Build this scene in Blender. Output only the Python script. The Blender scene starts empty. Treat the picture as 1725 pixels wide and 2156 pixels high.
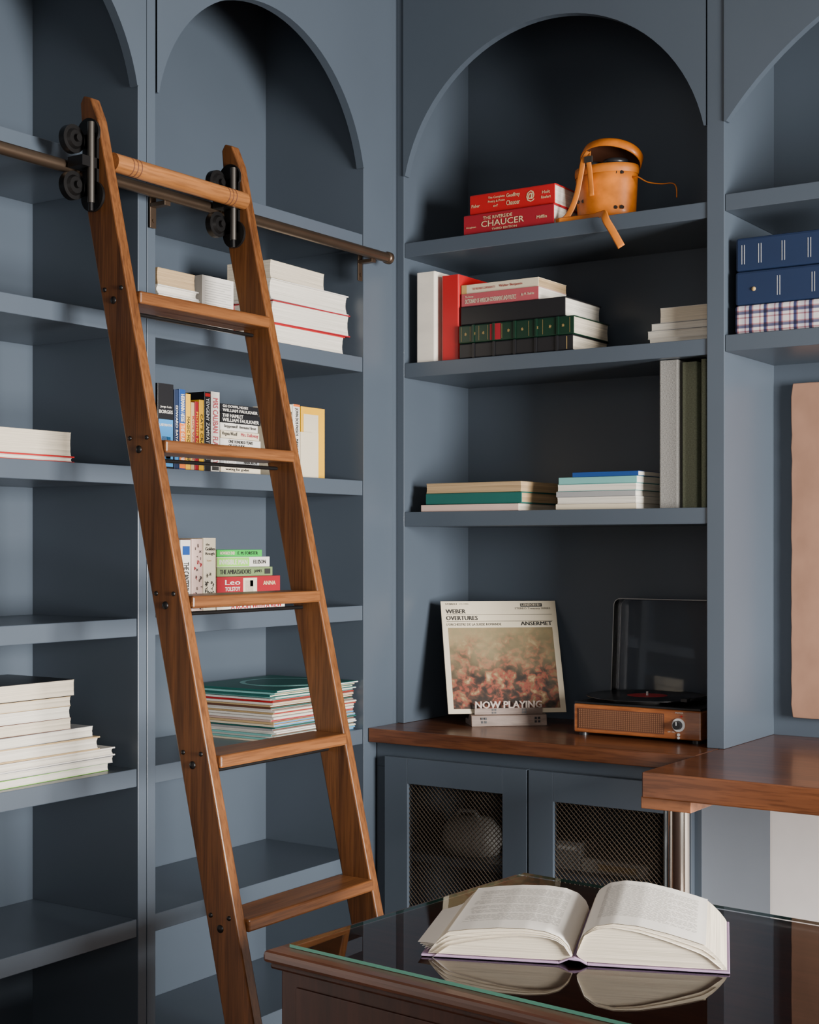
import bpy, math, random
from mathutils import Matrix, Vector
random.seed(7)
COL=bpy.context.scene.collection
F=3103.0; CX=862.5; HY=1150.0
CAM=Vector((2.205,-3.217,1.37))
Rv=Vector((.8297,.5583,0)); Fv=Vector((-.5582,.8297,0))
def ray(px,py=HY): return Fv+Rv*((px-CX)/F)+Vector((0,0,(HY-py)/F))
def onX(px,py,x): d=ray(px,py); return CAM+d*((x-CAM.x)/d.x)
def onY(px,py,y): d=ray(px,py); return CAM+d*((y-CAM.y)/d.y)
def onZ(px,py,z): d=ray(px,py); return CAM+d*((z-CAM.z)/d.z)
# ---------------------------------------------------------------- materials
MT={}
def pm(name,col,rough=.5,metal=0,var=.08,scale=(12,12,12),bump=0,spec=.5,coat=0,detail=3,trans=0):
    m=bpy.data.materials.new(name); m.use_nodes=True; n=m.node_tree.nodes; l=m.node_tree.links
    b=n['Principled BSDF']; b.inputs['Roughness'].default_value=rough; b.inputs['Metallic'].default_value=metal
    b.inputs['Specular IOR Level'].default_value=spec; b.inputs['Coat Weight'].default_value=coat; b.inputs['Coat Roughness'].default_value=.1
    b.inputs['Transmission Weight'].default_value=trans
    tc=n.new('ShaderNodeTexCoord'); mp=n.new('ShaderNodeMapping'); mp.inputs['Scale'].default_value=scale
    nz=n.new('ShaderNodeTexNoise'); nz.inputs['Detail'].default_value=detail; nz.inputs['Scale'].default_value=1
    cr=n.new('ShaderNodeValToRGB'); cr.color_ramp.elements[0].position=.3; cr.color_ramp.elements[1].position=.7
    cr.color_ramp.elements[0].color=[min(1,c*(1-var)) for c in col]+[1]; cr.color_ramp.elements[1].color=[min(1,c*(1+var)) for c in col]+[1]
    l.new(tc.outputs['Object'],mp.inputs[0]); l.new(mp.outputs[0],nz.inputs['Vector']); l.new(nz.outputs[0],cr.inputs[0]); l.new(cr.outputs[0],b.inputs['Base Color'])
    if bump:
        bp=n.new('ShaderNodeBump'); bp.inputs['Strength'].default_value=bump; bp.inputs['Distance'].default_value=.003
        l.new(nz.outputs[0],bp.inputs['Height']); l.new(bp.outputs[0],b.inputs['Normal'])
    MT[name]=m; return m
def wood(name,dark,light,scale,rough=.4,coat=.2,spec=.5,streak=.28):
    m=pm(name,light,rough,0,.1,scale,.04,spec,coat,6); n=m.node_tree.nodes; l=m.node_tree.links; b=n['Principled BSDF']
    nz=[x for x in n if x.type=='TEX_NOISE'][0]; nz.inputs['Distortion'].default_value=.6
    cr=[x for x in n if x.type=='VALTORGB'][0]; e=cr.color_ramp.elements
    e[0].position=.30; e[0].color=(*dark,1); e[1].position=.66; e[1].color=(*light,1)
    nz2=n.new('ShaderNodeTexNoise'); nz2.inputs['Scale'].default_value=5; nz2.inputs['Detail'].default_value=5
    mp=[x for x in n if x.type=='MAPPING'][0]; l.new(mp.outputs[0],nz2.inputs['Vector'])
    mx=n.new('ShaderNodeMixRGB'); mx.blend_type='MULTIPLY'; mx.inputs[0].default_value=streak
    cr2=n.new('ShaderNodeValToRGB'); cr2.color_ramp.elements[0].position=.40; cr2.color_ramp.elements[0].color=(.40,.34,.28,1); cr2.color_ramp.elements[1].position=.52
    l.new(nz2.outputs[0],cr2.inputs[0]); l.new(cr.outputs[0],mx.inputs[1]); l.new(cr2.outputs[0],mx.inputs[2]); l.new(mx.outputs[0],b.inputs['Base Color'])
    return m
pm('paint',(.068,.086,.110),.34,0,.04,(3,3,3),.02)
pm('wallwhite',(.80,.75,.72),.8,0,.03); pm('ceil',(.3,.3,.3),.9)
wood('floorwood',(.10,.05,.025),(.20,.10,.055),(2,14,2))
wood('lad_v',(.085,.030,.009),(.190,.070,.020),(48,48,2.0),.42,.06,.35,.45)
wood('lad_y',(.11,.038,.011),(.23,.086,.025),(48,2.0,48),.42,.06,.35,.45)
wood('dowel',(.20,.075,.02),(.38,.15,.045),(50,3,50),.4,.08,.4,.4)
wood('top_x',(.085,.028,.011),(.165,.056,.021),(2.5,38,38),.3,.25,.5,.5)
wood('block',(.14,.05,.02),(.26,.10,.042),(5,26,26),.4)
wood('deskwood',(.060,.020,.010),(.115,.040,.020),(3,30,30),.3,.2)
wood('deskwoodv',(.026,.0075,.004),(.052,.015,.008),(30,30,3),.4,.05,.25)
wood('playerwood',(.20,.055,.016),(.38,.125,.038),(6,40,60),.28,.5)
wood('walnut',(.15,.10,.078),(.29,.21,.17),(6,50,50),.5,0)
pm('bronze',(.13,.09,.062),.36,.85,.1); pm('blackmetal',(.014,.013,.013),.4,.6,.1); pm('rodmetal',(.10,.09,.08),.42,.85)
pm('chrome',(.70,.65,.58),.12,1,.04,(2,2,2)); pm('wire',(.085,.064,.045),.45,.6,.15)
pm('pgl',(.62,.54,.42),.8,0,.24,(3,3,700),.15,.2); pm('pgs',(.62,.54,.42),.8,0,.24,(700,3,3),.15,.2)
pm('pwl',(.70,.65,.56),.8,0,.20,(3,3,600),.2,.2); pm('pws',(.70,.65,.56),.8,0,.20,(600,3,3),.2,.2)
pm('ptl',(.42,.29,.16),.8,0,.3,(3,3,500),.2,.2); pm('pts',(.42,.29,.16),.8,0,.3,(500,3,3),.2,.2)
for k,c,r in (('white',(.70,.66,.60),.5),('cream',(.66,.57,.42),.6),('tan',(.48,.33,.16),.6),('red',(.46,.008,.012),.4),('crimson',(.30,.008,.018),.5),
  ('black',(.012,.012,.014),.35),('blue',(.012,.06,.24),.4),('sky',(.05,.25,.55),.4),('orange',(.75,.16,.02),.45),('yellow',(.80,.42,.01),.45),
  ('green',(.02,.42,.05),.45),('sage',(.16,.23,.09),.55),('bottlegreen',(.005,.026,.014),.3),('teal',(.008,.10,.085),.5),('aqua',(.18,.45,.42),.5),('navy',(.006,.019,.062),.6),
  ('pink',(.40,.075,.09),.5),('rose',(.60,.42,.36),.6),('gold',(.74,.56,.32),.45),('gilt',(.50,.33,.12),.4),('grey',(.30,.30,.30),.6),('silver',(.6,.6,.6),.4),('ink',(.02,.018,.016),.7),('fadeink',(.42,.40,.37),.8),
  ('brown',(.11,.04,.02),.55),('grille',(.20,.09,.045),.55),('lavender',(.36,.24,.38),.5),('vinyl',(.012,.012,.013),.25),('lime',(.25,.6,.08),.5),('letterwood',(.50,.40,.34),.5)):
    pm(k,c,r,0,.06,(9,9,9),.02)
pm('linengrey',(.30,.29,.27),.9,0,.25,(250,250,500),.3,.2); pm('linengreen',(.20,.22,.15),.9,0,.25,(250,250,500),.3,.2)
pm('leather',(.62,.165,.009),.42,0,.3,(22,22,22),.12,.4,.1); pm('strapleather',(.60,.17,.014),.5,0,.15,(30,30,30),.1)
pm('suede',(.30,.165,.11),.9,0,.12,(14,14,10),.25,.2); pm('page',(.86,.81,.73),.75,0,.02,(6,6,6),0,.2)
pm('plasticwrap',(.78,.72,.62),.2,0,.10,(8,8,16),.1); pm('greydevice',(.22,.22,.22),.5); pm('dimwhite',(.36,.35,.33),.5)
def glassm(name,tint,base,fac=.04):
    m=bpy.data.materials.new(name); m.use_nodes=True; n=m.node_tree.nodes; l=m.node_tree.links; n.clear()
    o=n.new('ShaderNodeOutputMaterial'); t=n.new('ShaderNodeBsdfTransparent'); g=n.new('ShaderNodeBsdfGlossy'); mx=n.new('ShaderNodeMixShader'); fr=n.new('ShaderNodeFresnel')
    nz=n.new('ShaderNodeTexNoise'); nz.inputs['Scale'].default_value=3; cr=n.new('ShaderNodeValToRGB'); cr.color_ramp.elements[0].color=[c*.99 for c in tint]+[1]; cr.color_ramp.elements[1].color=(*tint,1)
    l.new(nz.outputs[0],cr.inputs[0]); l.new(cr.outputs[0],t.inputs[0])
    fr.inputs[0].default_value=base; g.inputs['Roughness'].default_value=fac
    l.new(fr.outputs[0],mx.inputs[0]); l.new(t.outputs[0],mx.inputs[1]); l.new(g.outputs[0],mx.inputs[2]); l.new(mx.outputs[0],o.inputs[0]); MT[name]=m
glassm('glass',(.985,.99,.985),1.34,.01); glassm('acrylic',(.95,.95,.96),1.3,.03)
pm('glassedge',(.14,.46,.34),.15,0,.1,(4,4,4),0,.6,.5)
def picture():
    m=pm('picture',(.4,.25,.12),.45,0,.1,(48,48,48)); n=m.node_tree.nodes; l=m.node_tree.links; b=n['Principled BSDF']
    nz=[x for x in n if x.type=='TEX_NOISE'][0]; nz.inputs['Detail'].default_value=7; nz.inputs['Distortion'].default_value=.4
    cr=[x for x in n if x.type=='VALTORGB'][0].color_ramp
    cr.elements[0].position=.38; cr.elements[0].color=(.02,.012,.008,1); cr.elements[1].position=.80; cr.elements[1].color=(.60,.44,.25,1)
    for p,c in ((.48,(.07,.032,.018)),(.54,(.24,.05,.03)),(.60,(.18,.10,.045)),(.68,(.34,.22,.11))):
        e=cr.elements.new(p); e.color=(*c,1)
    tc=[x for x in n if x.type=='TEX_COORD'][0]; sp=n.new('ShaderNodeSeparateXYZ'); l.new(tc.outputs['Object'],sp.inputs[0])
    n2=n.new('ShaderNodeTexNoise'); n2.inputs['Scale'].default_value=14; n2.inputs['Detail'].default_value=3; l.new(tc.outputs['Object'],n2.inputs['Vector'])
    ad=n.new('ShaderNodeMath'); ad.operation='MULTIPLY_ADD'; ad.inputs[1].default_value=.22; l.new(n2.outputs[0],ad.inputs[0]); l.new(sp.outputs[2],ad.inputs[2])
    r=n.new('ShaderNodeMapRange'); r.inputs[1].default_value=.18; r.inputs[2].default_value=.31; l.new(ad.outputs[0],r.inputs[0])
    mx=n.new('ShaderNodeMixRGB'); mx.inputs[2].default_value=(.27,.215,.11,1)
    ma=n.new('ShaderNodeMath'); ma.operation='MULTIPLY'; ma.inputs[1].default_value=.85; l.new(r.outputs[0],ma.inputs[0]); l.new(ma.outputs[0],mx.inputs[0])
    l.new([x for x in n if x.type=='VALTORGB'][0].outputs[0],mx.inputs[1]); l.new(mx.outputs[0],b.inputs['Base Color'])
picture()
def plaid():
    m=pm('plaid',(.55,.55,.6),.7); n=m.node_tree.nodes; l=m.node_tree.links; b=n['Principled BSDF']
    tc=[x for x in n if x.type=='TEX_COORD'][0]; prev=None
    for ax,sc,dist in (('X',9,0),('Z',10,0),('X',18,1),('Z',20,1),('X',4.5,2)):
        w=n.new('ShaderNodeTexWave'); w.bands_direction=ax; w.inputs['Scale'].default_value=sc; w.wave_profile='SIN'; w.inputs['Phase Offset'].default_value=dist*1.3; l.new(tc.outputs['Object'],w.inputs[0])
        cr=n.new('ShaderNodeValToRGB'); cr.color_ramp.elements[0].position=.84 if dist!=2 else .6; cr.color_ramp.elements[0].color=(1,1,1,1); cr.color_ramp.elements[1].position=.94
        cr.color_ramp.elements[1].color=((.06,.07,.20,1),(.55,.28,.32,1),(.66,.66,.76,1))[dist]
        l.new(w.outputs[0],cr.inputs[0])
        if prev is None: prev=cr.outputs[0]
        else:
            mx=n.new('ShaderNodeMixRGB'); mx.blend_type='MULTIPLY'; mx.inputs[0].default_value=.9; l.new(prev,mx.inputs[1]); l.new(cr.outputs[0],mx.inputs[2]); prev=mx.outputs[0]
    mx=n.new('ShaderNodeMixRGB'); mx.blend_type='MULTIPLY'; mx.inputs[0].default_value=1; mx.inputs[2].default_value=(.66,.63,.62,1); l.new(prev,mx.inputs[1]); l.new(mx.outputs[0],b.inputs['Base Color'])
plaid()
# ---------------------------------------------------------------- mesh helpers
TG={}
def textgeo(s):
    if s in TG: return TG[s]
    cu=bpy.data.curves.new('t','FONT'); cu.body=s; cu.resolution_u=2; ob=bpy.data.objects.new('t',cu); COL.objects.link(ob)
    dg=bpy.context.evaluated_depsgraph_get(); dg.update(); me=bpy.data.meshes.new_from_object(ob.evaluated_get(dg))
    vs=[(v.co.x,v.co.y) for v in me.vertices]; fs=[tuple(p.vertices) for p in me.polygons]
    x0=min(v[0] for v in vs); x1=max(v[0] for v in vs); y0=min(v[1] for v in vs); y1=max(v[1] for v in vs)
    r=([((x-x0)/(x1-x0),(y-y0)/(y1-y0)) for x,y in vs],fs)
    bpy.data.objects.remove(ob); bpy.data.curves.remove(cu); bpy.data.meshes.remove(me); TG[s]=r; return r
class MB:
    def __init__(s): s.v=[]; s.f=[]; s.m=[]; s.s=[]
    def add(s,vs,fs,mi=0,smooth=False):
        o=len(s.v); s.v+=[Vector(v) for v in vs]
        for f in fs: s.f.append([i+o for i in f]); s.m.append(mi); s.s.append(smooth)
        return s
    def box(s,a,b,mi=0):
        x0,y0,z0=a; x1,y1,z1=b
        return s.add([(x0,y0,z0),(x1,y0,z0),(x1,y1,z0),(x0,y1,z0),(x0,y0,z1),(x1,y0,z1),(x1,y1,z1),(x0,y1,z1)],
          [(0,3,2,1),(4,5,6,7),(0,1,5,4),(1,2,6,5),(2,3,7,6),(3,0,4,7)],mi)
    def prism(s,pts,ax,a,b,mi=0,smooth=False):
        n=len(pts)
        def P(p,t): return {'x':(t,p[0],p[1]),'y':(p[0],t,p[1]),'z':(p[0],p[1],t)}[ax]
        vs=[P(p,a) for p in pts]+[P(p,b) for p in pts]
        s.add(vs,[tuple(range(n)),tuple(range(2*n-1,n-1,-1))],mi)
        o=len(s.v)-2*n
        for i in range(n):
            j=(i+1)%n; s.f.append([o+i,o+n+i,o+n+j,o+j]); s.m.append(mi); s.s.append(smooth)
        return s
    def cyl(s,p0,p1,r0,r1=None,n=24,mi=0,caps=True,sx=1):
        p0=Vector(p0); p1=Vector(p1); r1=r0 if r1 is None else r1; d=(p1-p0).normalized()
        a=d.orthogonal().normalized() if abs(d.z)<.99 else Vector((1,0,0)); b=d.cross(a)
        vs=[]
        for p,r in ((p0,r0),(p1,r1)):
            for i in range(n):
                t=2*math.pi*i/n; vs.append(p+a*(r*math.cos(t)*sx)+b*(r*math.sin(t)))
        s.add(vs,[(i,(i+1)%n,n+(i+1)%n,n+i) for i in range(n)],mi,True)
        if caps: s.add(vs[:n],[tuple(range(n-1,-1,-1))],mi); s.add(vs[n:],[tuple(range(n))],mi)
        return s
    def tube(s,pts,r,n=8,mi=0,flat=1,up=(0,0,1)):
        pts=[Vector(p) for p in pts]; rings=[]
        for i,p in enumerate(pts):
            d=(pts[min(i+1,len(pts)-1)]-pts[max(i-1,0)]).normalized(); a=d.cross(Vector(up))
            if a.length<.05: a=d.cross(Vector((1,0,0)))
            a.normalize(); b=d.cross(a)
            rings+= [p+a*(r*math.cos(2*math.pi*k/n))+b*(r*flat*math.sin(2*math.pi*k/n)) for k in range(n)]
        fs=[(i*n+k,i*n+(k+1)%n,(i+1)*n+(k+1)%n,(i+1)*n+k) for i in range(len(pts)-1) for k in range(n)]
        fs+=[tuple(range(n-1,-1,-1)),tuple(range((len(pts)-1)*n,len(pts)*n))]
        return s.add(rings,fs,mi,True)
    def lathe(s,prof,c=(0,0,0),n=40,mi=0,sx=1,sy=1):
        vs=[(c[0]+r*sx*math.cos(2*math.pi*k/n),c[1]+r*sy*math.sin(2*math.pi*k/n),c[2]+z) for r,z in prof for k in range(n)]
        return s.add(vs,[(i*n+k,i*n+(k+1)%n,(i+1)*n+(k+1)%n,(i+1)*n+k) for i in range(len(prof)-1) for k in range(n)],mi,True)
    def text(s,t,o,ux,uz,w,h,mi=0,bold=.02):
        vs,fs=textgeo(t); o=Vector(o); d=Vector(ux)*(bold*h*1.6); nn=Vector(ux).cross(Vector(uz)).normalized()*.00018; ux=Vector(ux)*w; uz=Vector(uz)*h
        for q in ((-1,1) if bold else (0,)): s.add([o+d*q+nn*q+ux*a+uz*b for a,b in vs],fs,mi)
        return s
    def xf(s,M): s.v=[M@v for v in s.v]; return s
    def build(s,name,mats,parent=None,world=False,bevel=0,loc=None):
        me=bpy.data.meshes.new(name); off=Vector((0,0,0))
        if parent is not None and world: off=Vector(parent.location)
        if loc is not None: off=Vector(loc)
        me.from_pydata([v-off for v in s.v],[],s.f)
        if isinstance(mats,str): mats=[mats]
        for m in mats: me.materials.append(MT[m])
        me.polygons.foreach_set('material_index',s.m); me.polygons.foreach_set('use_smooth',s.s); me.update()
        o=bpy.data.objects.new(name,me); COL.objects.link(o)
        if parent is not None: o.parent=parent
        if loc is not None: o.location=loc
        if bevel:
            b=o.modifiers.new('bevel','BEVEL'); b.width=bevel; b.segments=2; b.limit_method='ANGLE'; b.angle_limit=.7
        return o
def smoothpath(pts,n=6):
    pts=[Vector(p) for p in pts]; out=[]
    for i in range(len(pts)-1):
        a=pts[max(i-1,0)]; b=pts[i]; c=pts[i+1]; d=pts[min(i+2,len(pts)-1)]
        for k in range(n):
            t=k/n; out.append(.5*((2*b)+(c-a)*t+(2*a-5*b+4*c-d)*t*t+(3*b-a-3*c+d)*t**3))
    return out+[pts[-1]]
def thing(name,label,cat,loc=(0,0,0),rotz=0,group=None):
    o=bpy.data.objects.new(name,None); COL.objects.link(o); o.location=loc; o.rotation_euler=(0,0,rotz); o.empty_display_size=.05
    o['label']=label; o['category']=cat
    if group: o['group']=group
    return o
def tag(o,label,cat,group=None):
    o['label']=label; o['category']=cat
    if group: o['group']=group
    return o
def struct(name,mb,m,bevel=0):
    o=mb.build(name,m,bevel=bevel); o['kind']='structure'; return o
def bx(a,b): return MB().box(a,b)
# ---------------------------------------------------------------- room
ZT=2.95
struct('floor',bx((-.6,-5,-.05),(5,.6,0)),'floorwood')
struct('ceiling',bx((-.6,-5,ZT+.0),(5,.6,ZT+.05)),'ceil')
struct('wall_left',bx((-.42,-5,0),(-.345,.42,ZT)),'wallwhite')
struct('wall_back',bx((-.345,.345,0),(5,.42,ZT)),'wallwhite')
struct('trim_1',bx((-.03,-.0178,0),(-.0025,-.0,ZT)).box((-.03,0,0),(.0008,.06,ZT)),'paint')
# ---------------------------------------------------------------- built-in bookcases
DP=.335
def bay(label,loc,rotz,W,wl,wr,shelves,z0,sag,tip,grp):
    r=thing('bookcase',label,'bookcase',(loc[0],loc[1],z0),rotz,grp)
    H=ZT-z0-.003
    bx((-.0,DP-.012,0),(W,DP,H)).build('back_panel','paint',r)
    if wl: bx((-wl,0,0),(0,DP,H)).build('side_panel','paint',r,bevel=.0015)
    if wr: bx((W,0,0),(W+wr,DP,H)).build('side_panel','paint',r,bevel=.0015)
    for z in shelves: bx((.0005,.003,z-z0-.038),(W-.0005,DP-.013,z-z0)).build('shelf','paint',r,bevel=.0015)
    hw=W/2-.006; R=(hw*hw+sag*sag)/(2*sag); cz=sag-R; a=MB(); n=40
    t0=math.asin(hw/R) if cz<=0 else math.pi-math.asin(hw/R)
    pts=[(.0005,tip-z0)]+[(W/2+R*math.sin(-t0+2*t0*i/n),tip-z0+cz+R*math.cos(-t0+2*t0*i/n)) for i in range(n+1)]+[(W-.0005,tip-z0)]
    for i in range(len(pts)-1):
        (x0,za),(x1,zb)=pts[i],pts[i+1]
        a.add([(x0,-.004,za),(x1,-.004,zb),(x1,-.004,H),(x0,-.004,H),(x0,.018,za),(x1,.018,zb),(x1,.018,H),(x0,.018,H)],[(0,1,2,3),(7,6,5,4),(0,4,5,1)])
    a.build('arch_panel','paint',r)
    if z0<.5: bx((0,.02,0),(W,.04,.1)).build('plinth','paint',r)
    return r
SL=[2.169,1.854,1.538,1.218,.9015,.585,.27]
G='built-in blue bookcase bays'
bay('blue arched bookcase bay behind the wooden ladder',(0,-.91,0),math.pi/2,.76,.026,.132,SL,0,.30,2.338,G)
bay('blue bookcase bay left of the ladder, cut off at the frame',(0,-1.724,0),math.pi/2,.761,.05,.0255,SL,0,.30,2.338,G)
bay('blue arched bookcase niche above the record player',(.023,0,0),0,.848,.022,.043,[2.169,1.852,1.460],.903,.336,2.345,G)
bay('blue bookcase bay over the wooden desk worktop at right',(.914,0,0),0,1.3,0,.05,[2.180,1.856],.903,.32,2.347,G)
# base cabinet
YF=-.095
cab=thing('base_cabinet','blue base cabinet with wire mesh doors under the record player','cabinet',(.45,0,0))
cab_z1=onY(812,1592,YF-.02).z
b=MB(); b.box((.003,YF+.02,.08),(.03,.34,.848)); b.box((.87,YF,.0),(.8985,.34,.848)); b.box((.03,.325,.08),(.87,.34,.848)); b.box((.03,YF+.02,.08),(.87,.325,.1)); b.box((.003,YF,cab_z1-.03),(.87,YF+.02,.866)); b.box((.003,YF,0),(.04,YF+.02,cab_z1-.03)); b.box((.04,YF,0),(.87,YF+.02,.08))
b.build('body','paint',cab,True,.001)
CS=.575
bx((.03,-.04,CS-.02),(.87,.325,CS)).build('shelf','paint',cab,True)
def xs(px): return onY(px,HY,YF-.02).x
def mesh_door(x0,x1,o0,o1,z0,z1,ot):
    ob=.13
    m=MB(); m.box((x0,YF-.02,z0),(o0,YF,z1)); m.box((o1,YF-.02,z0),(x1,YF,z1)); m.box((o0,YF-.02,ot),(o1,YF,z1)); m.box((o0,YF-.02,z0),(o1,YF,ob))
    d=m.build('door','paint',cab,True,.001)
    w=MB(); sp=.0125; W=o1-o0; H=ot-ob
    for sgn in (1,-1):
        c=-H
        while c<W+H:
            if sgn==1: v0=max(0,-c); v1=min(H,W-c); f=lambda v:c+v
            else: v0=max(0,c-W); v1=min(H,c); f=lambda v:c-v
            if v1-v0>.004:
                y=YF-.010+(.0010*sgn); hw=.0012
                a0=Vector((o0+f(v0),y,ob+v0)); a1=Vector((o0+f(v1),y,ob+v1)); dd=(a1-a0).normalized(); nn=Vector((-dd.z,0,dd.x))*hw; o_=Vector((0,-.0012,0))
                w.add([a0-nn,a1-nn,a0+o_,a1+o_,a0+nn,a1+nn,a0-o_,a1-o_],[(0,1,3,2),(2,3,5,4),(4,5,7,6),(6,7,1,0)])
            c+=sp
    g=w.build('wire_mesh','wire'); g.parent=d; g.location=(0,0,0)
    for v in g.data.vertices: v.co-=Vector(cab.location)
mesh_door(xs(810),xs(1109),xs(858),xs(1058),.09,cab_z1,onY(858,1650,YF-.02).z)
mesh_door(xs(1113),xs(1456),xs(1165),xs(1402),.09,cab_z1,onY(1165,1688,YF-.02).z)
p=onY(990,1760,.04); t=thing('storage_bag','pale rounded bag behind the left mesh cabinet door','bag',(p.x,.05,CS+.0005))
MB().lathe([(.0,.0),(.075,.0),(.083,.03),(.078,.065),(.055,.090),(0,.098)],sx=1.0,sy=.8).build('bag_body','dimwhite',t); MB().tube([(-.04,-.02,.085),(-.02,-.02,.11),(.02,-.02,.11),(.04,-.02,.085)],.005).build('handle','grey',t)
p=onY(1300,1810,.04); t=thing('set_top_box','flat pale electronic box behind the right mesh cabinet door','device',(p.x+.02,.0,CS+.0005))
bx((-.1,0,.0),(.08,.18,.035)).build('case','dimwhite',t,bevel=.004); bx((-.05,-.002,.010),(.05,0,.024)).build('display','tan',t)
p=onY(1215,1760,.04); t=thing('cable_box','small grey box behind the mesh cabinet door at its left','device',(p.x,.0,CS+.0005))
bx((-.05,0,.0),(.03,.15,.07)).build('case','greydevice',t,bevel=.004); bx((-.04,-.002,.05),(.02,0,.06)).build('front_strip','silver',t)
# worktops
tag(bx((.002,-.132,.867),(.899,.342,.9025)).build('worktop','top_x',bevel=.002,loc=(.45,.1,.867)),'brown wooden worktop under the record player and record sleeve','worktop')
dt=thing('desk_worktop','thick brown wooden desk worktop on a chrome leg at right','desk',(1.55,0,0))
bx((.9005,-.417,.849),(2.26,.343,.9027)).build('top','top_x',dt,True,.003)
lp=onY(1427,1750,-.33)
bx((lp.x-.052,-.40,.824),(lp.x+.06,-.27,.849)).build('mounting_block','block',dt,True,.002)
MB().cyl((lp.x,-.335,0),(lp.x,-.335,.824),.027,n=32).build('leg','chrome',dt,True)
MB().cyl((2.15,-.335,0),(2.15,-.335,.849),.027,n=32).build('leg','chrome',dt,True)
# leather panel at the right bay back
a=onY(1667,808,.30); c=onY(1667,1510,.30); m=MB(); pts=[]
N=26
for i in range(N+1):
    z=c.z+(a.z-c.z)*i/N; pts.append((a.x+random.uniform(-.0012,.0012)+(.004 if i in(0,N) else 0),z))
for i in range(9): pts.append((a.x+.045+.05*i,a.z+random.uniform(-.001,.001)))
pts+= [(a.x+.46,c.z)]
pts+=[(a.x+.45-.05*i,c.z+random.uniform(-.002,.002)) for i in range(9)]
o=m.prism(pts,'y',.298,.318).build('suede_panel','suede',bevel=.002,loc=(a.x+.2,.31,c.z)); tag(o,'brown suede panel hanging behind the wooden desk worktop','panel')
# ---------------------------------------------------------------- books
def book(wall,px0,px1,z,h,D,cov,label,mode='lie',fore=False,marks=(),front=.03,group=None,pg='g',hard=True,rot=0,cat='book',name='book',gap=.0008,ribs=0):
    if wall=='L': a=onX(px0,HY,-front).y; b_=onX(px1,HY,-front).y; loc=(-front,(a+b_)/2,z+.0004); rz=math.pi/2
    else: a=onY(px0,HY,front).x; b_=onY(px1,HY,front).x; loc=((a+b_)/2,front,z+.0004); rz=0
    W=b_-a-gap
    r=thing(name,label,cat,loc,rz+math.radians(rot),group)
    if mode=='lie': L,T=W,h-.0006
    elif mode=='stand': L,T=h,W
    else: L,T,D_=h,D,W; D=D_
    bt=.0028 if hard else .0009; ins=.003 if hard else .0002; cr=min(.0035,T*.25) if hard else .0008
    prof=[(D,0),(cr,0),(cr*.3,cr*.35),(0,cr),(0,T-cr),(cr*.3,T-cr*.35),(cr,T),(D,T),(D,T-bt),(bt+.001,T-bt),(bt+.001,bt),(D,bt)]
    c=MB().prism(prof,'x',-L/2,L/2)
    pgs=MB(); k_=6; y1=D-ins-.0005; zz=[bt+.0001+(T-2*bt-.0002)*i/k_ for i in range(k_+1)]
    bow=.0035 if hard else .0012
    pp=[(bt+.0012,zz[0])]+[(y1-bow*math.sin(math.pi*i/k_)+random.uniform(-.0006,.0004),q) for i,q in enumerate(zz)]+[(bt+.0012,zz[-1])]
    pgs.prism(pp,'x',-L/2+ins,L/2-ins)
    if ribs:
        for k in range(ribs):
            x=-L/2+L*(k+.7)/(ribs+.4); c.box((x-.003,-.003,.001),(x+.003,.002,T-.001))
    if mode=='stand': M=Matrix(((0,0,1,-T/2),(0,1,0,0),(-1,0,0,L/2),(0,0,0,1)))
    elif mode=='face': M=Matrix(((0,1,0,-D/2),(0,0,-1,T),(-1,0,0,L/2),(0,0,0,1)))
    else: M=Matrix.Identity(4)
    if fore: M=M@Matrix(((-1,0,0,0),(0,-1,0,D),(0,0,1,0),(0,0,0,1)))
    c.xf(M).build('cover',cov,r); pgs.xf(M).build('pages','p'+pg+('l' if mode!='stand' else 's'),r)
    if marks:
        mats=[]; k=MB()
        for (s,u0,u1,v0,v1,col) in marks:
            if col not in mats: mats.append(col)
            mi=mats.index(col); y=-.0005 if s is None else -.0009
            if mode=='face': o=(-D/2+D*u0,y,L*v0); ux,uz,w,hh=(1,0,0),(0,0,1),D*(u1-u0),L*(v1-v0)
            elif mode=='stand' and s is not None and s.startswith('^'): o=(-T/2+T*u0,y,L*v0); ux,uz,w,hh=(1,0,0),(0,0,1),T*(u1-u0),L*(v1-v0)
            elif mode=='stand' : o=(-T/2+T*v0,y,L-L*u0); ux,uz,w,hh=(0,0,-1),(1,0,0),L*(u1-u0),T*(v1-v0)
            else: o=(-L/2+L*u0,y,T*v0); ux,uz,w,hh=(1,0,0),(0,0,1),L*(u1-u0),T*(v1-v0)
            if s is None:
                o=Vector(o); ux=Vector(ux)*w; uz=Vector(uz)*hh; k.add([o,o+ux,o+ux+uz,o+uz],[(0,1,2,3)],mi)
            else: k.text(s.lstrip('^'),o,ux,uz,w,hh,mi)
        k.build('lettering',mats,r)
    return z+h
def lines(n,u0,u1,v0,v1,col='ink',th=.35):
    out=[]
    for i in range(n):
        v=v1-(v1-v0)*(i+.5)/n; out.append((None,u0,u1-(random.random()*.25*(u1-u0) if i%4==3 else 0),v-(v1-v0)/n*th/2,v+(v1-v0)/n*th/2,col))
    return out
S1,S2,S3,S4,S5=SL[:5]
g='books on the upper left shelf behind the ladder'
z=book('L',332,425,S2,.032,.2,'tan','tan book at the bottom of the short pile left behind ladder',fore=True,pg='t',group=g)
z=book('L',334,421,z,.033,.2,'white','thick white book under a thinner white one behind ladder',fore=True,pg='w',group=g,hard=False)
z=book('L',332,419,z,.020,.19,'white','thin white book below the tan topmost one behind ladder',fore=True,pg='w',group=g)
book('L',332,411,z,.036,.19,'tan','tan topmost book of short pile just right of the stile',fore=True,pg='t',group=g,hard=False)
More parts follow.
